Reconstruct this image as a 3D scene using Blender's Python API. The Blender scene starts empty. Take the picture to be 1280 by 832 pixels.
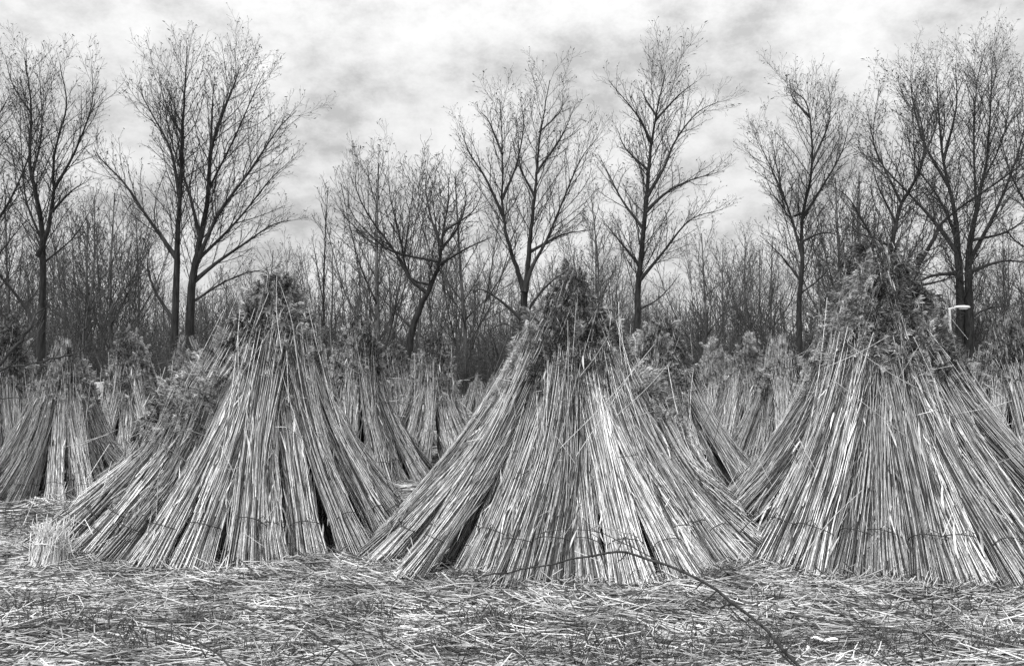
import bpy, math, random
import numpy as np
from mathutils import Vector, Matrix, Quaternion

random.seed(7)
rng = np.random.default_rng(11)
scene = bpy.context.scene
col = scene.collection
R = math.radians

# ------------------------------------------------------------------ camera
F = 1108.0
PITCH = math.atan(54 / F)
CAMH = 1.6
cam_d = bpy.data.cameras.new('camera')
cam = bpy.data.objects.new('camera', cam_d)
col.objects.link(cam)
cam.location = (0, 0, CAMH)
cam.rotation_euler = (R(90) + PITCH, 0, 0)
cam_d.sensor_width = 36
cam_d.lens = 36 * F / 1280
cam_d.clip_end = 5000
cam_d.clip_start = 0.05
scene.camera = cam


def at(px, py, Y):
    """world point seen at a photo pixel, Y metres in front of the camera"""
    u = (px - 640) / F
    v = (416 - py) / F
    dy = math.cos(PITCH) - v * math.sin(PITCH)
    dz = math.sin(PITCH) + v * math.cos(PITCH)
    k = Y / dy
    return (u * k, Y, CAMH + dz * k)


def gh(x, y):
    """ground height"""
    x = np.asarray(x, float)
    y = np.asarray(y, float)
    near = np.exp(-(y / 40.0) ** 2)
    g = 0.030 * np.sin(x * 1.3 + 0.7 * np.sin(y * 0.9)) + 0.025 * np.sin(y * 1.9 + 1.1 * np.sin(x * 0.8 + 1))
    g = g + 0.018 * np.sin(x * 3.7 + y * 2.1) + 0.012 * np.sin(x * 6.1 - y * 5.3 + 2)
    # low swell of trampled straw in front of the big stacks
    g = g + 0.02 * np.exp(-((y - 5.9) / 0.55) ** 2) * (0.6 + 0.4 * np.sin(x * 1.7 + 0.5))
    return g * near


# ------------------------------------------------------------------ materials
def new_mat(name):
    m = bpy.data.materials.new(name)
    m.use_nodes = True
    nt = m.node_tree
    nt.nodes.clear()
    out = nt.nodes.new('ShaderNodeOutputMaterial')
    return m, nt, out


def ramp(nt, stops, interp='LINEAR'):
    r = nt.nodes.new('ShaderNodeValToRGB')
    r.color_ramp.interpolation = interp
    els = r.color_ramp.elements
    while len(els) < len(stops):
        els.new(0.5)
    for e, (p, v) in zip(els, stops):
        e.position = p
        e.color = (v, v, v, 1)
    return r


def fibre_mat(name, stops, rough=0.6, spec=0.25, noise_scale=7.0, lo=0.6, hi=1.15, trans=0.0, stretch=(1, 1, 1), nodes=False):
    """grey plant fibre: every loose strand has its own tone, mottled along its length"""
    m, nt, out = new_mat(name)
    N, L = nt.nodes, nt.links
    geo = N.new('ShaderNodeNewGeometry')
    r = ramp(nt, stops)
    L.new(geo.outputs['Random Per Island'], r.inputs[0])
    tc = N.new('ShaderNodeTexCoord')
    no = N.new('ShaderNodeTexNoise')
    no.inputs['Scale'].default_value = noise_scale
    no.inputs['Detail'].default_value = 5
    mp = N.new('ShaderNodeMapping')
    mp.inputs['Scale'].default_value = stretch
    L.new(tc.outputs['Object'], mp.inputs[0])
    L.new(mp.outputs[0], no.inputs['Vector'])
    mr = N.new('ShaderNodeMapRange')
    mr.inputs[1].default_value = 0.3
    mr.inputs[2].default_value = 0.7
    mr.inputs[3].default_value = lo
    mr.inputs[4].default_value = hi
    L.new(no.outputs[0], mr.inputs[0])
    mul = N.new('ShaderNodeMixRGB')
    mul.blend_type = 'MULTIPLY'
    mul.inputs[0].default_value = 1
    L.new(r.outputs[0], mul.inputs[1])
    L.new(mr.outputs[0], mul.inputs[2])
    if nodes:      # darker joints of the reed, at another height on every stalk
        sp = N.new('ShaderNodeSeparateXYZ')
        L.new(tc.outputs['Object'], sp.inputs[0])
        a1 = N.new('ShaderNodeMath'); a1.operation = 'MULTIPLY'; a1.inputs[1].default_value = 37.0
        L.new(geo.outputs['Random Per Island'], a1.inputs[0])
        a2 = N.new('ShaderNodeMath'); a2.operation = 'MULTIPLY_ADD'; a2.inputs[1].default_value = 5.5
        L.new(sp.outputs[2], a2.inputs[0]); L.new(a1.outputs[0], a2.inputs[2])
        a3 = N.new('ShaderNodeMath'); a3.operation = 'FRACT'
        L.new(a2.outputs[0], a3.inputs[0])
        jr = ramp(nt, [(0.0, 0.62), (0.05, 0.7), (0.08, 1.0), (0.6, 1.0), (1.0, 0.8)])
        L.new(a3.outputs[0], jr.inputs[0])
        m2 = N.new('ShaderNodeMixRGB'); m2.blend_type = 'MULTIPLY'; m2.inputs[0].default_value = 1
        L.new(mul.outputs[0], m2.inputs[1]); L.new(jr.outputs[0], m2.inputs[2])
        mul = m2
    if nodes:      # sheaves cut on different days: each its own overall tone
        oi = N.new('ShaderNodeObjectInfo')
        orr = ramp(nt, [(0.0, 0.58), (0.45, 1.0), (1.0, 1.2)])
        L.new(oi.outputs['Random'], orr.inputs[0])
        m3 = N.new('ShaderNodeMixRGB'); m3.blend_type = 'MULTIPLY'; m3.inputs[0].default_value = 1
        L.new(mul.outputs[0], m3.inputs[1]); L.new(orr.outputs[0], m3.inputs[2])
        mul = m3
    b = N.new('ShaderNodeBsdfPrincipled')
    b.inputs['Roughness'].default_value = rough
    b.inputs['Specular IOR Level'].default_value = spec
    L.new(mul.outputs[0], b.inputs['Base Color'])
    if trans > 0:
        t = N.new('ShaderNodeBsdfTranslucent')
        L.new(mul.outputs[0], t.inputs['Color'])
        mx = N.new('ShaderNodeMixShader')
        mx.inputs[0].default_value = trans
        L.new(b.outputs[0], mx.inputs[1])
        L.new(t.outputs[0], mx.inputs[2])
        L.new(mx.outputs[0], out.inputs[0])
    else:
        L.new(b.outputs[0], out.inputs[0])
    return m


def bark_mat(name, lo, hi, scale=3.0, bump=0.5):
    m, nt, out = new_mat(name)
    N, L = nt.nodes, nt.links
    tc = N.new('ShaderNodeTexCoord')
    mp = N.new('ShaderNodeMapping')
    mp.inputs['Scale'].default_value = (scale * 4, scale * 4, scale * 0.7)
    L.new(tc.outputs['Object'], mp.inputs[0])
    no = N.new('ShaderNodeTexNoise')
    no.inputs['Scale'].default_value = 1.0
    no.inputs['Detail'].default_value = 8
    L.new(mp.outputs[0], no.inputs['Vector'])
    r = ramp(nt, [(0.35, lo), (0.68, hi)])
    L.new(no.outputs[0], r.inputs[0])
    b = N.new('ShaderNodeBsdfPrincipled')
    b.inputs['Roughness'].default_value = 0.85
    b.inputs['Specular IOR Level'].default_value = 0.15
    bp = N.new('ShaderNodeBump')
    bp.inputs['Strength'].default_value = bump
    bp.inputs['Distance'].default_value = 0.03
    L.new(no.outputs[0], bp.inputs['Height'])
    L.new(bp.outputs[0], b.inputs['Normal'])
    L.new(r.outputs[0], b.inputs['Base Color'])
    L.new(b.outputs[0], out.inputs[0])
    return m


def plain_mat(name, v, rough=0.5, spec=0.4, var=0.25, scale=20):
    m, nt, out = new_mat(name)
    N, L = nt.nodes, nt.links
    tc = N.new('ShaderNodeTexCoord')
    no = N.new('ShaderNodeTexNoise')
    no.inputs['Scale'].default_value = scale
    no.inputs['Detail'].default_value = 6
    L.new(tc.outputs['Object'], no.inputs['Vector'])
    r = ramp(nt, [(0.3, v * (1 - var)), (0.7, min(0.9, v * (1 + var)))])
    L.new(no.outputs[0], r.inputs[0])
    b = N.new('ShaderNodeBsdfPrincipled')
    b.inputs['Roughness'].default_value = rough
    b.inputs['Specular IOR Level'].default_value = spec
    L.new(r.outputs[0], b.inputs['Base Color'])
    L.new(b.outputs[0], out.inputs[0])
    return m


M_REED = fibre_mat('dry_reed', [(0.0, 0.03), (0.28, 0.08), (0.45, 0.32), (0.68, 0.60), (1.0, 0.88)], 0.55, 0.2, 14.0, 0.4, 1.3, 0, (12, 12, 0.22), True)
M_PLUME = fibre_mat('reed_plume', [(0.0, 0.12), (0.35, 0.36), (0.7, 0.60), (1.0, 0.72)], 0.8, 0.1, 6.0, 0.2, 1.25, 0.1)
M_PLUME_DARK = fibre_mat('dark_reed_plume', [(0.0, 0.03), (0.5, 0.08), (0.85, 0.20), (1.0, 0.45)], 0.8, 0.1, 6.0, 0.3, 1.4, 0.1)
M_LITTER = fibre_mat('straw_litter', [(0.0, 0.03), (0.3, 0.09), (0.5, 0.30), (0.78, 0.48), (1.0, 0.74)], 0.5, 0.3, 2.2, 0.4, 1.25)
M_STRAW = fibre_mat('pale_straw', [(0.0, 0.3), (0.3, 0.65), (1.0, 0.88)], 0.5, 0.3, 5.0, 0.8, 1.1)
M_TIE = fibre_mat('tie_twine', [(0, 0.02), (1, 0.05)])
M_GRASS = fibre_mat('dark_grass', [(0, 0.03), (0.7, 0.08), (1, 0.14)], 0.6, 0.3, 5, 0.8, 1.2, 0.2)
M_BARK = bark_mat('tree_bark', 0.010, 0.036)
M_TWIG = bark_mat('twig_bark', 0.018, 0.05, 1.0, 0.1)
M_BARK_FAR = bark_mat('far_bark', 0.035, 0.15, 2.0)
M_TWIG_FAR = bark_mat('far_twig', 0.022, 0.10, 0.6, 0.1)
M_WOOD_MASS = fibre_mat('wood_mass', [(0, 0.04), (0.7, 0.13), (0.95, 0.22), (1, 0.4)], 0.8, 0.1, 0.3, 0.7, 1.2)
M_BRANCH = bark_mat('branch_bark', 0.015, 0.06, 12.0, 0.3)
M_CONCRETE = plain_mat('weathered_concrete', 0.42, 0.8, 0.2, 0.35, 6)
M_LOG = plain_mat('peeled_log', 0.55, 0.7, 0.2, 0.3, 9)
M_LAMP = plain_mat('lamp_paint', 0.62, 0.45, 0.5, 0.12, 3)
M_LAMPGLASS = plain_mat('lamp_glass', 0.75, 0.2, 0.5, 0.05, 3)
M_HUSK = plain_mat('pale_husk', 0.62, 0.7, 0.2, 0.3, 60)


# ------------------------------------------------------------------ mesh helpers
class MB:
    """collects tubes and ribbons, links them as one mesh object"""

    def __init__(self):
        self.v = []
        self.q = []
        self.n = 0

    def tubes(self, P, Rr, sides, cap=False):
        """P (N,K,3), Rr (N,K)"""
        P = np.asarray(P, float)
        Rr = np.asarray(Rr, float)
        if P.ndim == 2:
            P = P[None]
            Rr = Rr[None]
        N, K, _ = P.shape
        if N == 0:
            return
        T = np.empty_like(P)
        T[:, 1:-1] = P[:, 2:] - P[:, :-2]
        T[:, 0] = P[:, 1] - P[:, 0]
        T[:, -1] = P[:, -1] - P[:, -2]
        T /= np.linalg.norm(T, axis=2, keepdims=True) + 1e-9
        mean = P[:, -1] - P[:, 0]
        ref = np.where(np.abs(mean[:, 2:3]) > 0.8 * np.linalg.norm(mean, axis=1, keepdims=True),
                       np.array([[1.0, 0.03, 0.02]]), np.array([[0.02, 0.03, 1.0]]))
        ref = np.repeat(ref[:, None, :], K, 1)
        A = np.cross(T, ref)
        A /= np.linalg.norm(A, axis=2, keepdims=True) + 1e-9
        B = np.cross(T, A)
        th = np.arange(sides) * 2 * math.pi / sides
        c, s = np.cos(th), np.sin(th)
        V = P[:, :, None, :] + Rr[:, :, None, None] * (A[:, :, None, :] * c[None, None, :, None] + B[:, :, None, :] * s[None, None, :, None])
        idx = self.n + np.arange(N * K * sides).reshape(N, K, sides)
        a = idx[:, :-1, :]
        b = idx[:, 1:, :]
        Q = np.stack([a, np.roll(a, -1, 2), np.roll(b, -1, 2), b], -1).reshape(-1, 4)
        self.v.append(V.reshape(-1, 3))
        self.q.append(Q)
        if cap:
            for end in (0, K - 1):
                e = idx[:, end, :]
                if sides == 4:
                    self.q.append(e.reshape(-1, 4))
                elif sides == 3:
                    pass
        self.n += N * K * sides

    def ribbons(self, P, W, width_dir=None):
        """P (N,K,3) centre lines, W (N,K) half widths"""
        P = np.asarray(P, float)
        N, K, _ = P.shape
        T = P[:, -1] - P[:, 0]
        T /= np.linalg.norm(T, axis=1, keepdims=True) + 1e-9
        D = rng.normal(size=(N, 3)) if width_dir is None else width_dir
        S = np.cross(T, D)
        S /= np.linalg.norm(S, axis=1, keepdims=True) + 1e-9
        off = S[:, None, :] * np.asarray(W)[:, :, None]
        V = np.stack([P - off, P + off], 2)
        idx = self.n + np.arange(N * K * 2).reshape(N, K, 2)
        Q = np.stack([idx[:, :-1, 0], idx[:, :-1, 1], idx[:, 1:, 1], idx[:, 1:, 0]], -1).reshape(-1, 4)
        self.v.append(V.reshape(-1, 3))
        self.q.append(Q)
        self.n += N * K * 2

    def raw(self, verts, faces):
        verts = np.asarray(verts, float)
        f = np.asarray(faces, int)
        self.v.append(verts)
        self.q.append(f + self.n)
        self.n += len(verts)

    def mesh(self, name, mat, smooth=False):
        me = bpy.data.meshes.new(name)
        V = np.concatenate(self.v)
        Q = np.concatenate(self.q)
        me.vertices.add(len(V))
        me.vertices.foreach_set('co', V.astype(np.float32).ravel())
        me.loops.add(Q.size)
        me.loops.foreach_set('vertex_index', Q.astype(np.int32).ravel())
        me.polygons.add(len(Q))
        me.polygons.foreach_set('loop_start', (np.arange(len(Q)) * 4).astype(np.int32))
        if smooth:
            me.polygons.foreach_set('use_smooth', np.ones(len(Q), bool))
        me.update(calc_edges=True)
        me.materials.append(mat)
        return me

    def build(self, name, mat, parent=None, smooth=False):
        return link(name, self.mesh(name, mat, smooth), parent)


def link(name, data, parent=None):
    o = bpy.data.objects.new(name, data)
    col.objects.link(o)
    if parent is not None:
        o.parent = parent
    return o


def tag(o, label=None, cat=None, group=None, kind=None):
    if label:
        o['label'] = label
    if cat:
        o['category'] = cat
    if group:
        o['group'] = group
    if kind:
        o['kind'] = kind
    return o


def empty(name, loc):
    o = bpy.data.objects.new(name, None)
    o.empty_display_size = 0.2
    col.objects.link(o)
    o.location = loc
    return o


def smooth_path(pts, n):
    """Catmull-Rom through pts, n samples"""
    p = [np.array(q, float) for q in pts]
    if len(p) == 2:
        return [tuple(p[0] + (p[1] - p[0]) * t) for t in np.linspace(0, 1, n)]
    p = [2 * p[0] - p[1]] + p + [2 * p[-1] - p[-2]]
    segs = len(p) - 3
    out = []
    for t in np.linspace(0, segs - 1e-6, n):
        i = int(t)
        u = t - i
        a, b, c, d = p[i:i + 4]
        out.append(tuple(0.5 * ((2 * b) + (c - a) * u + (2 * a - 5 * b + 4 * c - d) * u * u + (3 * b - a - 3 * c + d) * u ** 3)))
    return out


# ------------------------------------------------------------------ world
def build_world():
    w = bpy.data.worlds.new('World')
    scene.world = w
    w.use_nodes = True
    nt = w.node_tree
    nt.nodes.clear()
    N, L = nt.nodes, nt.links
    out = N.new('ShaderNodeOutputWorld')
    bg = N.new('ShaderNodeBackground')
    bg.inputs[1].default_value = 0.1
    sky = N.new('ShaderNodeTexSky')
    sky.sky_type = 'NISHITA'
    sky.sun_disc = False
    sky.sun_elevation = SUN_EL
    sky.sun_rotation = SUN_ROT
    bw = N.new('ShaderNodeRGBToBW')
    L.new(sky.outputs[0], bw.inputs[0])
    tc = N.new('ShaderNodeTexCoord')
    nrm = N.new('ShaderNodeVectorMath'); nrm.operation = 'NORMALIZE'
    L.new(tc.outputs['Generated'], nrm.inputs[0])
    sep = N.new('ShaderNodeSeparateXYZ')
    L.new(nrm.outputs[0], sep.inputs[0])
    zz = N.new('ShaderNodeMath'); zz.operation = 'MAXIMUM'; zz.inputs[1].default_value = 0.0
    L.new(sep.outputs[2], zz.inputs[0])
    za = N.new('ShaderNodeMath'); za.operation = 'ADD'; za.inputs[1].default_value = 0.42
    L.new(zz.outputs[0], za.inputs[0])
    dx = N.new('ShaderNodeMath'); dx.operation = 'DIVIDE'
    dy = N.new('ShaderNodeMath'); dy.operation = 'DIVIDE'
    L.new(sep.outputs[0], dx.inputs[0]); L.new(za.outputs[0], dx.inputs[1])
    L.new(sep.outputs[1], dy.inputs[0]); L.new(za.outputs[0], dy.inputs[1])
    cb = N.new('ShaderNodeCombineXYZ')
    L.new(dx.outputs[0], cb.inputs[0]); L.new(dy.outputs[0], cb.inputs[1])
    cb.inputs[2].default_value = 3.3
    n1 = N.new('ShaderNodeTexNoise')
    n1.inputs['Scale'].default_value = 5.2
    n1.inputs['Detail'].default_value = 9
    n1.inputs['Roughness'].default_value = 0.66
    n1.inputs['Distortion'].default_value = 0.0
    L.new(cb.outputs[0], n1.inputs['Vector'])
    r = ramp(nt, [(0.36, 2.7), (0.44, 3.45), (0.52, 4.1), (0.62, 4.65)])
    L.new(n1.outputs[0], r.inputs[0])
    mix = N.new('ShaderNodeMixRGB')
    mix.inputs[0].default_value = 0.93       # cloud cover
    L.new(bw.outputs[0], mix.inputs[1])
    # an overcast sky is brighter towards the zenith
    p3 = N.new('ShaderNodeMath'); p3.operation = 'POWER'; p3.inputs[1].default_value = 3.0
    L.new(zz.outputs[0], p3.inputs[0])
    ma = N.new('ShaderNodeMath'); ma.operation = 'MULTIPLY_ADD'; ma.inputs[1].default_value = 5.2; ma.inputs[2].default_value = 1.0
    L.new(p3.outputs[0], ma.inputs[0])
    mm = N.new('ShaderNodeMixRGB'); mm.blend_type = 'MULTIPLY'; mm.inputs[0].default_value = 1
    mm.use_clamp = False
    L.new(r.outputs[0], mm.inputs[1]); L.new(ma.outputs[0], mm.inputs[2])
    L.new(mm.outputs[0], mix.inputs[2])
    L.new(mix.outputs[0], bg.inputs[0])
    L.new(bg.outputs[0], out.inputs[0])


SUN_EL = R(42)
SUN_AZ = R(-38)   # light comes from behind the camera, a little to the left
SUN_ROT = R(180 + 38)
build_world()
sd = bpy.data.lights.new('sun', 'SUN')
sd.energy = 1.5
sd.angle = R(12)
sd.color = (1, 1, 1)
so = bpy.data.objects.new('sun', sd)
col.objects.link(so)
ldir = Vector((math.sin(R(38)) * math.cos(SUN_EL), math.cos(R(38)) * math.cos(SUN_EL), -math.sin(SUN_EL)))
so.rotation_euler = ldir.to_track_quat('-Z', 'Y').to_euler()

scene.view_settings.view_transform = 'Standard'
scene.view_settings.look = 'None'
scene.view_settings.exposure = 0.92
scene.view_settings.gamma = 1.0


# ------------------------------------------------------------------ ground
def build_ground():
    n = 260
    t = np.linspace(-1, 1, n)
    gx = np.sinh(t * 6.0) / math.sinh(6.0) * 2500
    s = np.linspace(-1, 1, n)
    gy = 8 + np.sinh(s * 6.0) / math.sinh(6.0) * 2500
    X, Y = np.meshgrid(gx, gy, indexing='ij')
    Z = gh(X, Y) - 0.01
    V = np.stack([X, Y, Z], -1).reshape(-1, 3)
    i = np.arange(n * n).reshape(n, n)
    Q = np.stack([i[:-1, :-1], i[1:, :-1], i[1:, 1:], i[:-1, 1:]], -1).reshape(-1, 4)
    m, nt, out = new_mat('soil_with_chaff')
    N, L = nt.nodes, nt.links
    tc = N.new('ShaderNodeTexCoord')
    mp = N.new('ShaderNodeMapping')
    mp.inputs['Scale'].default_value = (4, 26, 4)
    L.new(tc.outputs['Object'], mp.inputs[0])
    no = N.new('ShaderNodeTexNoise'); no.inputs['Scale'].default_value = 1.6; no.inputs['Detail'].default_value = 10
    no.inputs['Roughness'].default_value = 0.7
    no.inputs['Distortion'].default_value = 0.8
    L.new(mp.outputs[0], no.inputs['Vector'])
    r1 = ramp(nt, [(0.36, 0.10), (0.5, 0.28), (0.62, 0.5)])
    L.new(no.outputs[0], r1.inputs[0])
    n2 = N.new('ShaderNodeTexNoise'); n2.inputs['Scale'].default_value = 0.25; n2.inputs['Detail'].default_value = 5
    L.new(tc.outputs['Object'], n2.inputs['Vector'])
    r2 = ramp(nt, [(0.35, 0.65), (0.6, 1.0)])
    L.new(n2.outputs[0], r2.inputs[0])
    mu = N.new('ShaderNodeMixRGB'); mu.blend_type = 'MULTIPLY'; mu.inputs[0].default_value = 1
    L.new(r1.outputs[0], mu.inputs[1]); L.new(r2.outputs[0], mu.inputs[2])
    b = N.new('ShaderNodeBsdfPrincipled'); b.inputs['Roughness'].default_value = 0.9
    b.inputs['Specular IOR Level'].default_value = 0.1
    bp = N.new('ShaderNodeBump'); bp.inputs['Strength'].default_value = 0.8; bp.inputs['Distance'].default_value = 0.03
    L.new(no.outputs[0], bp.inputs['Height']); L.new(bp.outputs[0], b.inputs['Normal'])
    L.new(mu.outputs[0], b.inputs['Base Color'])
    L.new(b.outputs[0], out.inputs[0])
    mb = MB()
    mb.raw(V, Q)
    o = mb.build('ground', m, smooth=True)
    tag(o, kind='structure')


build_ground()


def straw_field(n, y0, y1, xpad, lmin, lmax, rad, lift, mb, k=4, steep=0.12):
    y = np.sqrt(rng.uniform(y0 ** 2, y1 ** 2, n))
    x = rng.uniform(-1, 1, n) * (y * 0.58 + xpad)
    return straws(x, y, lmin, lmax, rad, lift, mb, k, steep)


def straws(x, y, lmin, lmax, rad, lift, mb, k=4, steep=0.12):
    n = len(x)
    # swaths: neighbouring straws share a rough direction
    flow = 0.75 * np.sin(x * 0.9 + 1.3 * np.sin(y * 0.8)) + 0.6 * np.sin(y * 1.6 + x * 0.45 + 1.0)
    ang = flow * 0.4 + rng.normal(size=n) * 0.5
    wild = rng.random(n) < 0.18
    ang[wild] = rng.uniform(0, math.pi, wild.sum())
    ln = lmin + (lmax - lmin) * rng.random(n) ** 2.2
    pitch = rng.normal(size=n) * steep * np.minimum(1, 0.45 / ln)
    up = rng.random(n) < 0.02
    pitch[up] = rng.uniform(-0.9, 0.9, up.sum())
    ln[up] = np.minimum(ln[up], 0.2)
    d = np.stack([np.cos(ang) * np.cos(pitch), np.sin(ang) * np.cos(pitch), np.sin(pitch)], -1)
    side = np.stack([-np.sin(ang), np.cos(ang), np.zeros(n)], -1)
    bend = rng.normal(size=n) * 0.07 * ln
    c = np.stack([x, y, np.zeros(n)], -1)
    t = np.linspace(-0.5, 0.5, k)
    P = c[:, None, :] + d[:, None, :] * (t[None, :, None] * ln[:, None, None]) + side[:, None, :] * (bend[:, None] * (1 - 4 * t[None] ** 2))[:, :, None]
    lz = rng.random(n) ** 1.5 * lift
    g = gh(P[..., 0], P[..., 1])
    P[..., 2] += 0.6 * g + 0.4 * g.mean(axis=1, keepdims=True) + lz[:, None] + np.abs(np.sin(pitch) * ln * 0.5)[:, None] * 0.7
    r = rad * rng.uniform(0.55, 1.25, n)
    Rr = np.repeat(r[:, None], k, 1)
    Rr[:, -1] *= 0.7
    mb.tubes(P, Rr, 3)


litter = MB()
for sx, sy, sr in ((-2.78, 9.0, 1.70), (0.57, 8.38, 1.80), (3.57, 8.45, 1.78), (-6.0, 11.9, 1.05), (-2.4, 13.9, 1.18)):
    aa = rng.uniform(math.pi * 0.98, math.pi * 2.02, 2600)
    rr_ = sr + np.abs(rng.normal(size=2600)) * 0.13 - 0.03
    straws(sx + rr_ * np.cos(aa), sy + rr_ * np.sin(aa), 0.04, 0.30, 0.0045, 0.05, litter, 4, 0.35)
straw_field(125000, 4.0, 9.5, 1.2, 0.04, 0.55, 0.0045, 0.055, litter, 4, 0.09)
straw_field(34000, 9.0, 20, 1.5, 0.10, 0.8, 0.008, 0.07, litter, 3)
straw_field(26000, 19, 46, 2.0, 0.3, 1.2, 0.012, 0.09, litter, 3)
# fine chaff
y = np.sqrt(rng.uniform(4.2 ** 2, 8.5 ** 2, 26000)); x = rng.uniform(-1, 1, 26000) * (y * 0.58 + 0.6)
straws(x, y, 0.03, 0.14, 0.003, 0.09, litter, 3, 0.4)
o = litter.build('straw_litter', M_LITTER)
tag(o, 'loose flattened reed straw covering the ground around the stacks', 'straw', kind='stuff')

# dark grass tufts poking through the litter near the front
gx, gy = [], []
spots = [(350, 812, .5), (60, 790, .4), (30, 775, .4), (615, 775, .35), (690, 812, .6), (830, 822, .6), (1230, 795, .35), (1180, 815, .6),
         (1060, 822, .4), (1260, 815, .4), (980, 815, .4), (130, 800, .5), (245, 780, .3), (760, 820, .5), (545, 800, .3), (900, 800, .3), (40, 650, .8), (25, 665, .7), (620, 778, .3), (450, 770, .3), (1120, 770, .3), (200, 815, .5), (950, 760, .25), (780, 800, .4), (1200, 765, .3)]
for px, py, s in spots:
    Yg = 1.6 * F / (py - 470)
    for _ in range(int(210 * s)):
        p = at(px, py, Yg)
        gx.append(p[0] + random.gauss(0, s * 0.38))
        gy.append(p[1] + random.gauss(0, s * 0.22))
gx = np.array(gx); gy = np.array(gy); n = len(gx)
hgt = rng.uniform(0.05, 0.15, n)
ld = rng.normal(size=(n, 2)) * 0.05
tt = np.linspace(0, 1, 4)
P = np.stack([gx[:, None] + ld[:, :1] * tt ** 1.8, gy[:, None] + ld[:, 1:] * tt ** 1.8, gh(gx, gy)[:, None] + 0.03 + hgt[:, None] * tt], -1)
W = np.repeat(np.array([[0.004, 0.0035, 0.0024, 0.0004]]), n, 0)
gm = MB()
gm.ribbons(P, W)
o = gm.build('grass', M_GRASS)
tag(o, 'short dark grass blades poking through the straw in the foreground', 'grass', kind='stuff')


# ------------------------------------------------------------------ reed bundles
def plumes(mb, base, dirs, down, length, nb=34, wid=0.0032, blen=0.075, core=0.006):
    """feathery drooping panicles. base, dirs (N,3); down (3,) or (N,3) droop direction"""
    N = len(base)
    K = 6
    t = np.linspace(0, 1, K)
    L = length
    side = rng.normal(size=(N, 3))
    side -= (side * dirs).sum(1, keepdims=True) * dirs
    side /= np.linalg.norm(side, axis=1, keepdims=True)
    droop = side * 0.45 + down * 0.5 + np.array([0, 0, -0.35])
    def spine(tt):
        return base[:, None, :] + dirs[:, None, :] * (L[:, None] * (tt - 0.22 * tt ** 2))[:, :, None] + droop[:, None, :] * (L[:, None] * 0.55 * tt ** 2)[:, :, None]
    S = spine(np.repeat(t[None], N, 0))
    mb.tubes(S, np.repeat(np.linspace(0.003, 0.001, K)[None], N, 0), 3)
    # dense woolly heart of the head
    t2 = np.linspace(0.12, 0.98, 8)
    S2 = spine(np.repeat(t2[None], N, 0)) + rng.normal(size=(N, 8, 3)) * core * 0.35
    env = np.sin(np.linspace(0.12, 0.97, 8) * math.pi) ** 0.6
    mb.tubes(S2, core * env[None] * rng.uniform(0.45, 1.35, (N, 8)), 6 if nb > 30 else 4)
    # branchlets
    tb = rng.random((N, nb)) * 0.98
    Bp = spine(tb)
    eps = spine(np.minimum(tb + 0.05, 1.05)) - Bp
    eps /= np.linalg.norm(eps, axis=2, keepdims=True) + 1e-9
    rd = rng.normal(size=(N, nb, 3))
    bd = eps * 0.55 + rd * 0.55 + droop[:, None, :] * 0.4
    bd /= np.linalg.norm(bd, axis=2, keepdims=True)
    bl = blen * rng.uniform(0.45, 1.2, (N, nb)) * (0.35 + 1.3 * np.sin(np.clip(tb * 0.85 + 0.12, 0, 1) * math.pi) ** 0.8) * (L[:, None] / 0.26)
    q = np.array([0, 0.35, 0.7, 1.0])
    dn = (droop / (np.linalg.norm(droop, axis=1, keepdims=True) + 1e-9))
    BP = Bp[:, :, None, :] + bd[:, :, None, :] * (bl[:, :, None] * q)[..., None] + dn[:, None, None, :] * (bl[:, :, None] * 0.5 * q ** 2)[..., None]
    BP = BP.reshape(-1, 4, 3)
    Wd = np.repeat((wid * np.array([0.5, 1.0, 0.9, 0.15]))[None], len(BP), 0) * rng.uniform(0.5, 1.3, (len(BP), 1))
    mb.ribbons(BP, Wd)


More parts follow.
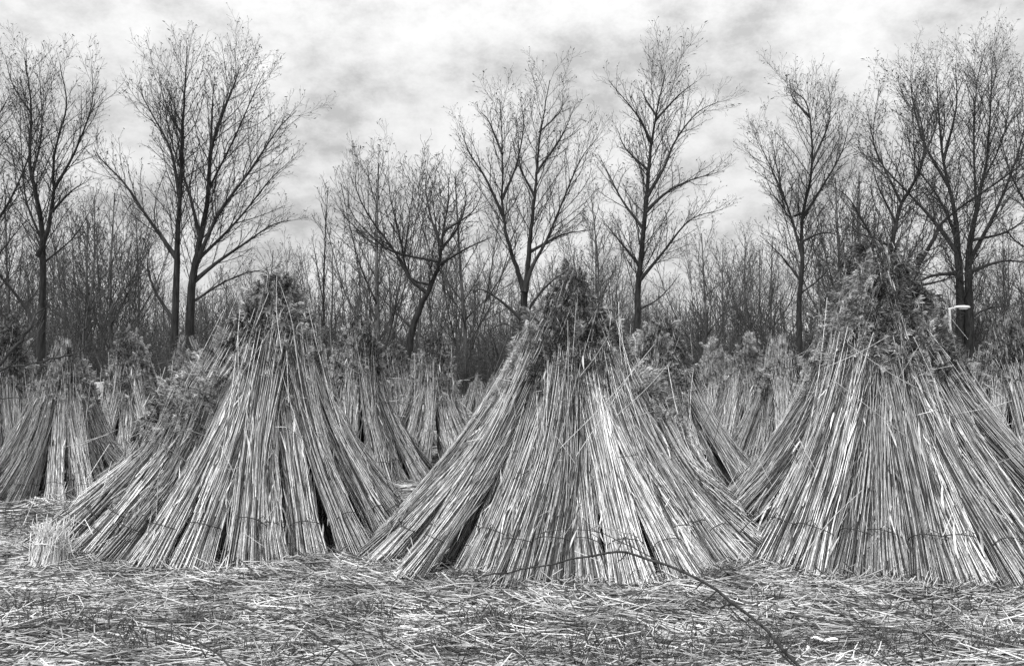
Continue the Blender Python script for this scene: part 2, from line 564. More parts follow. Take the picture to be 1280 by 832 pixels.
def make_bundle(L, n=300, rad=0.135, fine=True, nplume=110, head=0.5):
    """one sheaf standing along local z: meshes for stalks, seed heads and tie"""
    mb = MB()
    K = 7 if fine else 4
    s = np.linspace(0, 1, K)
    a = rng.uniform(0, 2 * math.pi, n)
    rr = rng.random(n) ** 0.38
    u, v = np.cos(a) * rr, np.sin(a) * rr
    ln = L * np.clip(rng.normal(0.92, 0.06, n), 0.72, 1.04)
    z0 = np.abs(rng.normal(size=n)) * 0.05 - 0.03
    short = rng.random(n) < 0.16
    z0[short] += rng.random(short.sum()) * 0.8
    z = z0[:, None] + (ln - z0)[:, None] * s[None]
    zt = 0.42
    prof = lambda zz: 0.86 + 0.40 * np.exp(-((zz - 0.0) / 0.22) ** 2) + (-0.34) * np.clip((zz - zt) / (L - zt), 0, 1) ** 1.1
    wob = rng.normal(size=(n, 2)) * 0.045
    strayed = rng.random(n) < 0.035
    wob[strayed] *= 3.2
    ph = rng.uniform(0, 6.28, n)
    amp = np.abs(rng.normal(size=n)) * 0.014
    sag = -rng.uniform(0.06, 0.16) if fine else -0.05
    X = u[:, None] * rad * prof(z) + wob[:, :1] * s ** 2 + amp[:, None] * np.sin(s * 5 + ph[:, None])
    Yv = v[:, None] * rad * prof(z) + wob[:, 1:] * s ** 2 + amp[:, None] * np.cos(s * 4 + ph[:, None]) + sag * np.sin(s * math.pi)
    P = np.stack([X, Yv, z], -1)
    r = rng.uniform(0.0022, 0.0047, n) * (1 if fine else 1.7)
    Rr = r[:, None] * np.linspace(1.0, 0.6, K)[None]
    mb.tubes(P, Rr, 4 if fine else 3)
    # dry leaf blades clinging to the stalks
    nl = 300 if fine else 40
    j = rng.integers(0, n, nl)
    f = rng.uniform(0.05, 0.95, nl)
    i0 = np.minimum((f * (K - 1)).astype(int), K - 2)
    fr = (f * (K - 1) - i0)[:, None]
    bp = P[j, i0] * (1 - fr) + P[j, i0 + 1] * fr
    out = np.stack([u[j], v[j], np.zeros(nl)], -1)
    ll = rng.uniform(0.08, 0.30, nl)[:, None, None]
    q = np.linspace(0, 1, 5)[None, :, None]
    dirz = np.array([0, 0, 1.0]) * rng.choice([1, 1, -1], nl)[:, None]
    LP = bp[:, None, :] + ll * (dirz[:, None, :] * q * 0.95 + out[:, None, :] * 0.16 * q + rng.normal(size=(nl, 1, 3)) * 0.10 * q ** 2)
    LW = np.repeat(np.array([[0.003, 0.0055, 0.006, 0.004, 0.0005]]), nl, 0) * rng.uniform(0.7, 1.5, (nl, 1))
    mb.ribbons(LP, LW)
    # a few straws sticking out
    ns = 9
    b0 = np.stack([rng.normal(size=ns) * rad, rng.normal(size=ns) * rad, rng.uniform(0.1, L * 0.8, ns)], -1)
    dd = rng.normal(size=(ns, 3)) * np.array([0.35, 0.35, 1.0])
    dd /= np.linalg.norm(dd, axis=1, keepdims=True)
    tl = rng.uniform(0.15, 0.6, ns)
    SP = b0[:, None, :] + dd[:, None, :] * (tl[:, None] * np.linspace(0, 1, 4))[:, :, None]
    mb.tubes(SP, np.full((ns, 4), 0.003), 3)
    stalks = mb.mesh('reed_bundle', M_REED)
    # plumes
    pm = MB()
    outer = np.argsort(-rr - 0.35 * v + rng.normal(size=n) * 0.25)[:nplume]
    tip = P[outer, -1]
    dr = P[outer, -1] - P[outer, -2]
    dr /= np.linalg.norm(dr, axis=1, keepdims=True)
    dr += rng.normal(size=dr.shape) * 0.24
    dr += np.stack([u[outer], v[outer] + 0.15, np.zeros(nplume)], -1) * 0.14
    dr /= np.linalg.norm(dr, axis=1, keepdims=True)
    tip = tip - dr * (head * rng.random((nplume, 1)) ** 1.1)
    outv = np.stack([u[outer], v[outer], np.full(nplume, -0.35)], -1)
    outv = outv + np.array([0, 0.35, 0])       # heads nod towards the outside of the stack (+y)
    plumes(pm, tip, dr, outv, rng.uniform(0.12, 0.24, nplume) * (1.2 if nplume > 150 else 1.0), 90 if fine else 16, 0.0028 if fine else 0.008, 0.043)
    seeds = pm.mesh('seed_heads', M_PLUME)
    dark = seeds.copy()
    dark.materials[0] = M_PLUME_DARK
    # tie
    tm = MB()
    for zz in ((0.42, ) if not fine else (0.40, )):
        th = np.linspace(0, 2 * math.pi, 22)
        rt = rad * prof(np.array([zz]))[0] * 1.05 + rng.normal(size=22) * 0.003
        rt[-1] = rt[0]
        for dz in (0,):
            ring = np.stack([np.cos(th) * rt, np.sin(th) * rt, zz + dz + 0.012 * np.sin(th * 2)], -1)
            tm.tubes(ring, np.full(22, 0.0042 if fine else 0.005), 4)
        tailp = np.array([[rt[5] * math.cos(th[5]), rt[5] * math.sin(th[5]), zz], [rt[5] * 1.25 * math.cos(th[5] + .2), rt[5] * 1.25 * math.sin(th[5] + .2), zz + .03],
                          [rt[5] * 1.45 * math.cos(th[5] + .5), rt[5] * 1.4 * math.sin(th[5] + .5), zz - .02]])
        tm.tubes(tailp, np.full(3, 0.003), 4)
    tie = tm.mesh('tie', M_TIE)
    return stalks, seeds, tie, dark


FINE = [make_bundle(2.6, 600, 0.14, True, 78, 0.36) for _ in range(8)]
SHORT = [make_bundle(2.05, 560, 0.135) for _ in range(5)]
TOPS = [make_bundle(2.6, 280, 0.14, True, 280, 0.78) for _ in range(5)]
REAR = [make_bundle(2.6, 430, 0.14, True, 62, 0.34) for _ in range(5)]
COARSE = [make_bundle(2.6, 130, 0.15, False, 36) for _ in range(4)]


def place_bundle(root, meshes, base, top, outward, scale, with_tie=True, dark=0.3):
    zax = (Vector(top) - Vector(base)).normalized()
    y = Vector(outward) - zax * zax.dot(Vector(outward))
    y.normalize()
    x = y.cross(zax)
    mat = Matrix((x, y, zax)).transposed().to_4x4()
    spin = Matrix.Rotation(random.uniform(-0.45, 0.45), 4, 'Z')
    mat = Matrix.Translation(Vector(base)) @ mat @ spin @ Matrix.Diagonal((scale[0], scale[1], scale[2], 1))
    b = link('reed_bundle', meshes[0], root)
    b.matrix_local = mat
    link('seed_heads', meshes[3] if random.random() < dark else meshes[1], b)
    if with_tie:
        link('tie', meshes[2], b)
    return b


def stack(px, peak_px, peak_py, Y, rad, label, n_out=22, n_in=13, kind='fine', rx=1.0, jitter=1.0, ht=None, low=0.0, seed=0, shade=0.8, collar=()):
    random.seed(seed)
    cx = (px - 640) / F * Y
    pk = at(peak_px, peak_py - (9 if 11 < Y < 30 else 0), Y)
    H = pk[2]
    root = empty('reed_stack', (cx, Y, float(gh(cx, Y))))
    tag(root, label, 'reed stack', 'conical stacks of cut reed bundles')
    topx = pk[0] - cx
    pools = (FINE, SHORT) if kind == 'fine' else (COARSE, COARSE)
    g0 = float(gh(cx, Y))
    # inner, steeper layer reaching the peak
    off = random.uniform(0, 6)
    for i in range(n_in):
        a = off + 2 * math.pi * (i + random.uniform(-.25, .25) * jitter) / n_in
        r = rad * random.uniform(0.66, 0.84)
        bx, by = r * math.cos(a) * rx, r * math.sin(a)
        bz = float(gh(cx + bx, Y + by)) - g0 - 0.03
        zt = H * ((1.07, 0.99, 0.90, 0.95) if H > 2.35 else (1.10, 0.97, 0.86, 0.91))[i % 4] * random.uniform(0.98, 1.02) - g0 - 0.04
        over = random.uniform(-0.07, 0.05) * (H / 2.7)
        tx, ty = topx - math.cos(a) * over + random.uniform(-.06, .06), -math.sin(a) * over + random.uniform(-.06, .06)
        ln = math.dist((bx, by, bz), (tx, ty, zt))
        me = random.choice((TOPS if H > 2.35 else FINE) if kind == 'fine' else COARSE)
        k = ln / 2.82
        w = 0.95 * min(1.1, max(0.62, (H / 2.6) ** 1.3))
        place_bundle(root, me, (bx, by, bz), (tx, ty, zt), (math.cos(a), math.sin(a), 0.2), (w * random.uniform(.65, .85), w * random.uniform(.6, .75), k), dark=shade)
    # outer layer
    off = random.uniform(0, 6)
    for i in range(n_out):
        a = off + 2 * math.pi * (i + random.uniform(-.28, .28) * jitter) / n_out
        r = rad * random.uniform(0.84, 1.06)
        bx, by = r * math.cos(a) * rx, r * math.sin(a)
        bz = float(gh(cx + bx, Y + by)) - g0 - 0.02
        long = random.random() < 0.6
        askew = H > 2.35 and i % 6 == 3
        if askew:
            r = rad * random.uniform(1.0, 1.07)
            bx, by = r * math.cos(a) * rx, r * math.sin(a)
        f = random.uniform(0.86, 0.98) if long else random.uniform(0.74, 0.84)
        if H < 2.35:
            f = random.uniform(0.84, 0.98)
        zt = H * f - low
        # the bundle lies on the cone: at height zt the axis is still a little away
        ro = rad * max(0.08, 1 - zt / (H * 1.0)) * (0.28 if H > 2.35 else 0.5)
        sway = random.choice([-1, 1]) * random.uniform(.3, .5) if askew else random.uniform(-.22, .22)
        tx = topx * (zt / H) + math.cos(a + sway * 2) * ro
        ty = math.sin(a + sway * 2) * ro
        ln = math.dist((bx, by, bz), (tx, ty, zt))
        if kind == 'fine' and H <= 2.35:
            me, L0 = random.choice(REAR), 2.82
        elif kind == 'fine':
            me, L0 = (random.choice(FINE), 2.82) if ln > 2.25 else (random.choice(SHORT), 2.27)
        else:
            me, L0 = random.choice(COARSE), 2.82
        k = ln / L0
        w = min(1.1, max(0.66, (H / 2.6) ** 1.2)) * random.uniform(0.85, 1.12)
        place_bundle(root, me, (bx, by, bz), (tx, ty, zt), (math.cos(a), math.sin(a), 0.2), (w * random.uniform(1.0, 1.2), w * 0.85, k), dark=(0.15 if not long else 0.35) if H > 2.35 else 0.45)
    # shorter sheaves leaned on last, their heads draping over the flank
    for deg, f in collar:
        a = math.radians(deg)
        r = rad * random.uniform(0.98, 1.06)
        bx, by = r * math.cos(a), r * math.sin(a)
        zt = H * f
        ro = rad * (1 - f) * 0.72 + 0.06
        tx, ty = topx * f * 0.8 + math.cos(a) * ro, math.sin(a) * ro
        ln = math.dist((bx, by, -0.02), (tx, ty, zt))
        place_bundle(root, random.choice(SHORT), (bx, by, -0.02), (tx, ty, zt), (math.cos(a), math.sin(a), 0.2), (1.05, 0.9, ln / 2.27), dark=0.15)
    return root


# nearest row
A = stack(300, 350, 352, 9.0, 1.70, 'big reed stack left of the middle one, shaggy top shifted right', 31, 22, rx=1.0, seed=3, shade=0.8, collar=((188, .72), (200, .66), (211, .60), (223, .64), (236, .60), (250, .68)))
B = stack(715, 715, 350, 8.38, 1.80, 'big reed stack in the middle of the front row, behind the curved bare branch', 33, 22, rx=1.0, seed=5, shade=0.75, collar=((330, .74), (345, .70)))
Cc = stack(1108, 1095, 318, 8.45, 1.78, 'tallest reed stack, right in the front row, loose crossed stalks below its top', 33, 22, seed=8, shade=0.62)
# second row
stack(82, 82, 436, 11.9, 1.05, 'reed stack with a broad flat top at far left, behind the little straw sheaf', 16, 9, seed=11)
stack(-10, 8, 408, 12.6, 1.15, 'reed stack cut by the left picture edge, with a pale fluffy top', 15, 9, seed=12)
stack(172, 160, 425, 15.5, 1.15, 'reed stack with a narrow dark tip, behind the gap between the two left stacks', 15, 9, seed=13)
stack(248, 236, 436, 17.0, 1.2, 'low fluffy reed stack peeping out just left behind the big left stack', 14, 8, seed=14)
stack(448, 448, 410, 13.9, 1.18, 'reed stack just right of the big left stack, its right side sloping to open ground', 17, 9, seed=15)
stack(548, 540, 420, 16.6, 0.98, 'slender reed stack with a dark split tip left of the middle stack', 14, 9, seed=16)
stack(492, 494, 436, 19.5, 1.1, 'reed stack half hidden between the two slimmer stacks left of centre', 13, 8, seed=17)
stack(832, 822, 408, 11.9, 1.36, 'reed stack directly behind the right flank of the middle stack', 18, 10, seed=18)
stack(990, 974, 432, 14.2, 1.35, 'reed stack leaning out behind the left flank of the tallest stack', 16, 9, seed=19)
stack(934, 930, 430, 17.5, 1.2, 'reed stack with a rounded dark top, second behind the gap right of the middle stack', 14, 8, seed=20)
stack(892, 893, 434, 20.5, 1.2, 'reed stack showing only its tip just left of the rounded dark one', 12, 8, seed=21)
stack(1262, 1256, 410, 11.8, 1.35, 'reed stack with a dark shaggy top at the right picture edge', 17, 10, seed=22)
stack(1192, 1180, 452, 14.5, 1.2, 'reed stack hidden behind the right flank of the tallest stack, below the street lamp', 14, 8, seed=23)
stack(595, 597, 468, 38.5, 0.95, 'tiny far reed stack at the wood edge, left of its twin', 12, 7, 'coarse', seed=24)
stack(619, 617, 466, 38.0, 0.95, 'tiny far pointed reed stack at the wood edge, right of its twin', 12, 7, 'coarse', seed=25)


# loose stalks crossing the fronts of the big stacks (pixel ends in the photo, at the stack's face)
def loose(root, ends, Y0, Y1, rad=0.0034):
    for (x0, y0, x1, y1) in ends:
        a = Vector(at(x0, y0, Y0)) - root.location
        b = Vector(at(x1, y1, Y1)) - root.location
        mid = (a + b) / 2 + Vector((random.gauss(0, .02), random.gauss(0, .02), random.gauss(0, .02)))
        mb = MB()
        mb.tubes([smooth_path([tuple(a), tuple(mid), tuple(b)], 8)], [np.linspace(rad, rad * 0.6, 8)], 5)
        mb.build('loose_stalk', M_REED, root)


loose(A, [(352, 440, 346, 345), (372, 452, 349, 352), (300, 470, 345, 400), (283, 500, 262, 570), (410, 540, 372, 440)], 7.9, 8.3)
loose(A, [(270, 582, 300, 583), (255, 640, 262, 600), (282, 620, 300, 650)], 7.45, 7.5)
loose(B, [(700, 560, 818, 430), (720, 570, 800, 448), (770, 520, 838, 452), (725, 470, 760, 420), (790, 470, 770, 400), (640, 560, 655, 640)], 7.2, 7.75)
loose(B, [(800, 620, 815, 640), (690, 690, 740, 600), (860, 650, 905, 700)], 6.75, 6.9)
loose(Cc, [(1042, 475, 1150, 560), (1030, 465, 1080, 530), (985, 545, 1030, 620), (1040, 480, 1010, 490), (1060, 430, 1180, 500), (1150, 430, 1090, 520), (1030, 460, 1110, 420)], 7.4, 7.6)
loose(Cc, [(1000, 700, 1080, 610), (1130, 690, 1120, 600), (1035, 700, 1060, 640)], 6.85, 7.0)


# little standing sheaf at left
def little_sheaf():
    p = at(60, 712, 7.25)
    root = empty('straw_sheaf', (p[0], 7.25, float(gh(p[0], 7.25))))
    root.scale = (0.85, 0.85, 1.05)
    root.rotation_euler = (0, 0.06, 0)
    tag(root, 'knee high pale sheaf of short straw standing alone left of the big left stack', 'straw sheaf')
    n = 330
    a = rng.uniform(0, 6.283, n)
    rr = rng.random(n) ** 0.45
    K = 6
    s = np.linspace(0, 1, K)
    top = rng.uniform(0.22, 0.41, n)
    R0, R1 = 0.20, 0.10
    rad = (R0 + (R1 - R0) * s ** 0.7)[None]
    X = np.cos(a)[:, None] * rr[:, None] * rad + rng.normal(size=(n, 1)) * 0.05 * s + 0.03 * s
    Yv = np.sin(a)[:, None] * rr[:, None] * rad + rng.normal(size=(n, 1)) * 0.03 * s
    Z = top[:, None] * s
    # bent-over tops
    P = np.stack([X, Yv, Z], -1)
    P[:, -2:, :2] += rng.normal(size=(n, 1, 2)) * 0.035
    P[:, -1, 2] -= rng.uniform(-0.02, 0.14, n)
    mb = MB()
    mb.tubes(P, np.full((n, K), 0.0036), 3)
    mb.build('stalks', M_STRAW, root)
    th = np.linspace(0, 6.283, 20)
    tm = MB()
    tm.tubes(np.stack([np.cos(th) * 0.135, np.sin(th) * 0.135, 0.2 + 0.01 * np.sin(3 * th)], -1), np.full(20, 0.005), 4)
    tm.build('tie', M_STRAW, root)


little_sheaf()


# ------------------------------------------------------------------ trees
def vadd(a, b, k=1.0):
    return (a[0] + b[0] * k, a[1] + b[1] * k, a[2] + b[2] * k)


def vnorm(a):
    l = math.sqrt(a[0] ** 2 + a[1] ** 2 + a[2] ** 2) + 1e-9
    return (a[0] / l, a[1] / l, a[2] / l)


KS = [14, 7, 5, 3]
SIDES = [8, 5, 4, 3]


def new_acc():
    return {0: ([], []), 1: ([], []), 2: ([], []), 3: ([], [])}


def grow(P, r0, r1, lev, acc, t0, prm, rnd):
    K = KS[lev]
    # resample path to K points
    if len(P) != K:
        P = smooth_path(P, K)
    acc[lev][0].append(P)
    acc[lev][1].append([r0 + (r1 - r0) * (i / (K - 1)) ** 0.62 for i in range(K)])
    if lev >= prm['maxlev']:
        return
    L = 0
    cum = [0]
    for i in range(K - 1):
        L += math.dist(P[i], P[i + 1])
        cum.append(L)
    sp = prm['space'][lev]
    d = t0 * L + rnd.uniform(0, sp)
    az = rnd.uniform(0, 6.28)
    while d < L * 0.985:
        t = d / L
        i = 0
        while cum[i + 1] < d:
            i += 1
        f = (d - cum[i]) / (cum[i + 1] - cum[i] + 1e-9)
        p = tuple(P[i][k] * (1 - f) + P[i + 1][k] * f for k in range(3))
        T = vnorm((P[i + 1][0] - P[i][0], P[i + 1][1] - P[i][1], P[i + 1][2] - P[i][2]))
        az += 2.4 + rnd.uniform(-.5, .5)
        # perpendicular
        ref = (0, 0, 1) if abs(T[2]) < 0.9 else (1, 0, 0)
        A = vnorm((T[1] * ref[2] - T[2] * ref[1], T[2] * ref[0] - T[0] * ref[2], T[0] * ref[1] - T[1] * ref[0]))
        Bv = (T[1] * A[2] - T[2] * A[1], T[2] * A[0] - T[0] * A[2], T[0] * A[1] - T[1] * A[0])
        ang = prm['angle'][lev] * rnd.uniform(0.7, 1.3)
        ca, sa = math.cos(az), math.sin(az)
        D = tuple(T[k] * math.cos(ang) + (A[k] * ca + Bv[k] * sa) * math.sin(ang) for k in range(3))
        if lev == 0 and D[2] < -0.1:
            D = (D[0], D[1], abs(D[2]) * 0.3)
        D = vnorm(D)
        cl = prm['len'][lev] * L * (1 - 0.45 * t) * rnd.uniform(0.55, 1.2)
        cl = min(cl, prm['cap'][lev])
        cl = max(cl, prm['min'][lev])
        k2 = KS[lev + 1]
        step = cl / (k2 - 1)
        Q = [p]
        q = p
        for j in range(k2 - 1):
            D = vnorm((D[0] + rnd.gauss(0, .10), D[1] + rnd.gauss(0, .10), D[2] + rnd.gauss(0, .08) + prm['up'][lev]))
            q = vadd(q, D, step)
            Q.append(q)
        rp = r0 + (r1 - r0) * t ** 0.62
        cr = min(rp * 0.6, prm['rad'][lev] * (0.5 + 0.5 * cl / prm['cap'][lev]))
        grow(Q, cr, max(0.45 * cr, prm['tip']), lev + 1, acc, 0.12, prm, rnd)
        d += sp * rnd.uniform(0.6, 1.5)


def acc_mesh(acc, name, mat, levels=(0, 1, 2, 3), buds=0, rnd=None):
    mb = MB()
    for lv in levels:
        if acc[lv][0]:
            mb.tubes(np.array(acc[lv][0]), np.array(acc[lv][1]), SIDES[lv])
    if buds:
        tips = np.array([p[-1] for p in acc[3][0]] + [p[-1] for p in acc[2][0]])
        pick = tips[rng.random(len(tips)) < buds]
        n = len(pick)
        if n:
            d = rng.normal(size=(n, 3)) * 0.035
            P = pick[:, None, :] + d[:, None, :] * np.array([-1, 0, 1.0])[None, :, None]
            mb.ribbons(P, np.repeat(np.array([[0.004, 0.02, 0.004]]), n, 0))
    return mb.mesh(name, mat)


BASEPRM = dict(maxlev=3, space=[0.24, 0.18, 0.15], angle=[0.56, 0.6, 0.7], len=[0.42, 0.47, 0.5], cap=[2.7, 1.3, 0.5], min=[0.7, 0.38, 0.2],
               up=[0.07, 0.08, 0.06], rad=[0.026, 0.0095, 0.0062], tip=0.004)


def traced_tree(Y, trunks, limbs, label, name='bare_tree', cat='tree', group=None, buds=0.25, seed=0, **kw):
    """trunks and limbs: (start px width, end px width, [(px,py)...]); limbs spread in depth as well as across"""
    rnd = random.Random(seed)
    prm = dict(BASEPRM)
    prm.update(kw)
    mpp = Y / F
    low = lambda pts: [(a, b + (38 * (300 - b) / 300 if b < 300 else 0)) for a, b in pts]
    trunks = [(a, b, low(c)) for a, b, c in trunks]
    limbs = [(a, b, low(c)) for a, b, c in limbs]
    bx = at(trunks[0][2][0][0], 470, Y)[0]
    base = (bx, Y, float(gh(bx, Y)))
    root = empty(name, base)
    tag(root, label, cat, group)
    loc = lambda p: (p[0] - base[0], p[1] - base[1], p[2] - base[2])
    tm = MB()
    acc = new_acc()
    paths = []
    for n_, (w0, w1, pts) in enumerate(trunks):
        wp = [at(a, b, Y) for a, b in pts]
        dep = 0.0 if n_ == 0 else rnd.choice([-1, 1]) * 0.35
        wp = [(p[0], p[1] + dep + rnd.uniform(-.15, .15) * i, p[2]) for i, p in enumerate(wp)]
        if wp[0][2] < 3.5:
            wp = [(wp[0][0], wp[0][1], -0.15)] + wp
        wp = [loc(p) for p in wp]
        paths.append((wp, pts))
        K = 30
        P = smooth_path(wp, K)
        tt = np.linspace(0, 1, K)
        r = (w0 + ((min(w1, 0.8) if w1 < 5 else w1) - w0) * tt ** 0.75) * mpp / 2
        if n_ == 0 or wp[0][2] < 0.3:
            r = r * (1 + 0.45 * np.exp(-tt * 22))
        P = [(p[0] + rnd.gauss(0, .012), p[1] + rnd.gauss(0, .012), p[2]) for p in P]
        tm.tubes([P], [r], 12)
        # twigs off the trunk's upper part go to the crown
        sub = new_acc()
        up = P[int(K * kw.get('bare', 0.32)):] if n_ == 0 else P[int(K * 0.25):]
        ru = r[int(K * 0.32)]
        grow(smooth_path(up, 14), ru * 0.9, r[-1] * 0.8, 0, sub, 0.03, prm, rnd)
        sub[0] = ([], [])
        for k in (1, 2, 3):
            acc[k][0].extend(sub[k][0]); acc[k][1].extend(sub[k][1])
    tm.build('trunk', M_BARK, root, smooth=True)
    allp = [p for w, _ in paths for p in smooth_path(w, 60)]
    for (w0, w1, pts) in limbs:
        wp = [at(a, b, Y) for a, b in pts]
        s = loc(wp[0])
        # begin on the trunk point closest to the traced start
        near = min(allp, key=lambda q: (q[0] - s[0]) ** 2 + (q[2] - s[2]) ** 2)
        d0 = near[1]
        slope = rnd.uniform(-1, 1) * 1.3
        n_ = len(wp)
        wl = [near] + [(loc(p)[0], d0 + slope * (i + 1) / n_ * 1.6, loc(p)[2]) for i, p in enumerate(wp[1:])]
        if math.dist(near, s) > 0.6:
            wl.insert(1, (s[0], d0, s[2]))
        grow(smooth_path(wl, 14), w0 * mpp / 2, 0.45 * mpp / 2, 0, acc, 0.16, prm, rnd)
    link('crown', acc_mesh(acc, 'crown', M_TWIG, buds=buds), root)
    return root


# T1 left double-leader tree
traced_tree(38, [(13, 2, [(51, 434), (52, 332), (48, 265), (41, 194), (39, 110), (32, 40)]),
                 (7, 2, [(52, 322), (60, 300), (69, 243), (77, 177), (85, 110), (80, 50)])],
            [(5, 2, [(71, 232), (98, 177), (120, 110), (121, 55)]),
             (4, 1.5, [(50, 300), (25, 240), (14, 170), (6, 80)]),
             (6, 1.5, [(47, 415), (20, 362), (0, 335), (-25, 300)]),
             (4, 1.5, [(44, 215), (62, 150), (66, 60)]),
             (4, 1.5, [(70, 260), (100, 235), (128, 225)]),
             (3, 1.5, [(56, 330), (90, 290), (110, 240)]),
             (3, 1.5, [(39, 120), (20, 80), (14, 40)])],
            'tall bare tree with two leaders near the left edge', seed=1)
# T0 partly outside at left
traced_tree(35, [(13, 3, [(-30, 440), (-24, 330), (-14, 230), (-4, 150), (4, 90)])],
            [(5, 1.5, [(-20, 300), (4, 240), (18, 180), (24, 120)]), (4, 1.5, [(-20, 340), (8, 300), (35, 260)]),
             (4, 1.5, [(-24, 260), (-50, 180), (-60, 90)]), (4, 1.5, [(-22, 380), (10, 350), (30, 300)])],
            'bare tree cut off by the left edge, only its right branches showing', seed=2)
# T2
traced_tree(38, [(13, 3, [(218, 437), (221, 332), (224, 277), (227, 166), (229, 90), (241, 32)]),
                 (15, 3, [(233, 434), (238, 354), (246, 310), (252, 238), (265, 166), (286, 90), (292, 38)])],
            [(7, 2, [(243, 352), (266, 326), (299, 300), (332, 271), (360, 262)]),
             (7, 2, [(252, 337), (271, 265), (310, 205), (350, 140), (371, 119)]),
             (6, 2, [(217, 320), (188, 271), (160, 221), (133, 188), (128, 170)]),
             (6, 2, [(217, 404), (194, 365), (183, 332), (187, 305)]),
             (6, 2, [(224, 240), (212, 170), (186, 115), (165, 72)]),
             (6, 2, [(249, 300), (236, 230), (218, 160), (205, 60)]),
             (5, 2, [(262, 180), (262, 110), (262, 60)]),
             (5, 2, [(256, 220), (290, 150), (318, 85), (332, 60)]),
             (5, 1.5, [(255, 330), (290, 270), (330, 205), (352, 175)]),
             (4, 1.5, [(236, 380), (275, 350), (310, 335), (330, 340)]),
             (4, 1.5, [(228, 150), (204, 110), (186, 60)])],
            'broad bare tree with two dark trunks standing close together, left of the big left stack', seed=3)
# T3 leaning forked
traced_tree(42, [(12, 3, [(511, 434), (524, 388), (536, 362), (549, 333), (554, 300), (560, 250), (560, 205)])],
            [(6, 1.8, [(534, 365), (514, 350), (496, 317), (466, 272), (451, 232), (456, 200)]),
             (5, 1.5, [(552, 310), (540, 272), (532, 226), (534, 195)]),
             (5, 1.5, [(549, 330), (587, 312), (614, 302)]),
             (5, 1.5, [(552, 312), (572, 282), (582, 236), (573, 200)]),
             (4, 1.5, [(512, 345), (500, 290), (490, 240), (490, 195)]),
             (4, 1.5, [(516, 410), (490, 385), (466, 362)]),
             (4, 1.5, [(556, 290), (590, 260), (604, 225)]),
             (4, 1.3, [(496, 317), (470, 300), (440, 262), (436, 225)])],
            'low bare tree with a short leaning trunk that forks into a wide round crown', seed=4)
# T3b slim whip
traced_tree(50, [(6, 1.5, [(404, 440), (404, 383), (405, 310), (408, 222)])], [(2, 1, [(404, 380), (392, 320), (385, 290)])],
            'slim upright young tree with short side twigs, left of the leaning tree', seed=5, bare=0.12,
            len=[0.16, 0.3, 0.3], cap=[1.6, 0.7, 0.3], space=[0.3, 0.25, 0.2], angle=[0.5, 0.5, 0.6])
# T4
traced_tree(40, [(15, 8, [(653, 452), (654, 400), (656, 358)]),
                 (8, 2.5, [(656, 366), (648, 340), (635, 302), (628, 252), (628, 186), (625, 92)]),
                 (9, 2.5, [(656, 366), (660, 333), (663, 292), (669, 227), (674, 161), (686, 82)])],
            [(7, 2, [(658, 360), (665, 335), (683, 302), (703, 247), (724, 191), (745, 161)]),
             (5, 1.8, [(628, 262), (607, 211), (587, 176), (575, 138)]),
             (6, 1.8, [(657, 395), (683, 358), (715, 335)]),
             (5, 1.5, [(668, 318), (703, 292), (746, 282)]),
             (6, 1.5, [(652, 400), (628, 378), (602, 363), (585, 372)]),
             (4, 1.5, [(628, 240), (645, 190), (655, 130), (650, 90)]),
             (4, 1.5, [(672, 210), (700, 160), (716, 120)]),
             (3, 1.2, [(655, 420), (632, 405), (606, 415)]),
             (4, 1.5, [(667, 240), (650, 200), (648, 150)]),
             (4, 1.5, [(628, 170), (610, 120), (598, 100)]),
             (4, 1.5, [(675, 150), (700, 120), (703, 90)])],
            'tall bare tree dividing into three upright leaders, just left of the middle stack', bare=0.75, seed=6)
# T5
traced_tree(40, [(14, 2.5, [(793, 452), (796, 407), (799, 349), (806, 254), (813, 175), (820, 120), (829, 66)])],
            [(6, 1.8, [(808, 240), (830, 196), (846, 155), (875, 112), (906, 92)]),
             (6, 1.8, [(806, 262), (832, 233), (864, 212), (912, 194)]),
             (6, 1.8, [(800, 352), (827, 317), (859, 275), (897, 262)]),
             (5, 1.5, [(804, 285), (779, 243), (763, 201), (752, 170)]),
             (5, 1.5, [(814, 160), (795, 125), (758, 80)]),
             (5, 1.5, [(799, 332), (774, 296), (753, 262)]),
             (4, 1.3, [(798, 385), (825, 372), (850, 345)]),
             (4, 1.5, [(818, 128), (846, 98), (866, 82)]),
             (4, 1.5, [(810, 200), (784, 165), (775, 130)]),
             (4, 1.5, [(819, 125), (808, 95), (804, 75)])],
            'tall bare tree with one straight leader rising just right of the middle stack', seed=7)
# T6
traced_tree(42, [(10, 2.5, [(999, 445), (1000, 380), (1001, 334), (1004, 271), (1010, 202), (1007, 115), (996, 75)])],
            [(5, 1.5, [(1004, 265), (1033, 219), (1060, 167), (1073, 112)]),
             (5, 1.5, [(1000, 325), (984, 262), (963, 208), (936, 150)]),
             (4, 1.5, [(1001, 350), (978, 318), (955, 290)]),
             (4, 1.5, [(1003, 300), (1025, 292), (1046, 300)]),
             (4, 1.5, [(1010, 195), (1036, 130), (1040, 70)]),
             (4, 1.5, [(1008, 130), (988, 100), (985, 75)]),
             (4, 1.5, [(984, 262), (975, 200), (968, 140)]),
             (3, 1.3, [(1000, 370), (1022, 350), (1040, 330)])],
            'bare tree with a thin straight trunk in the gap left of the tallest stack', seed=8)
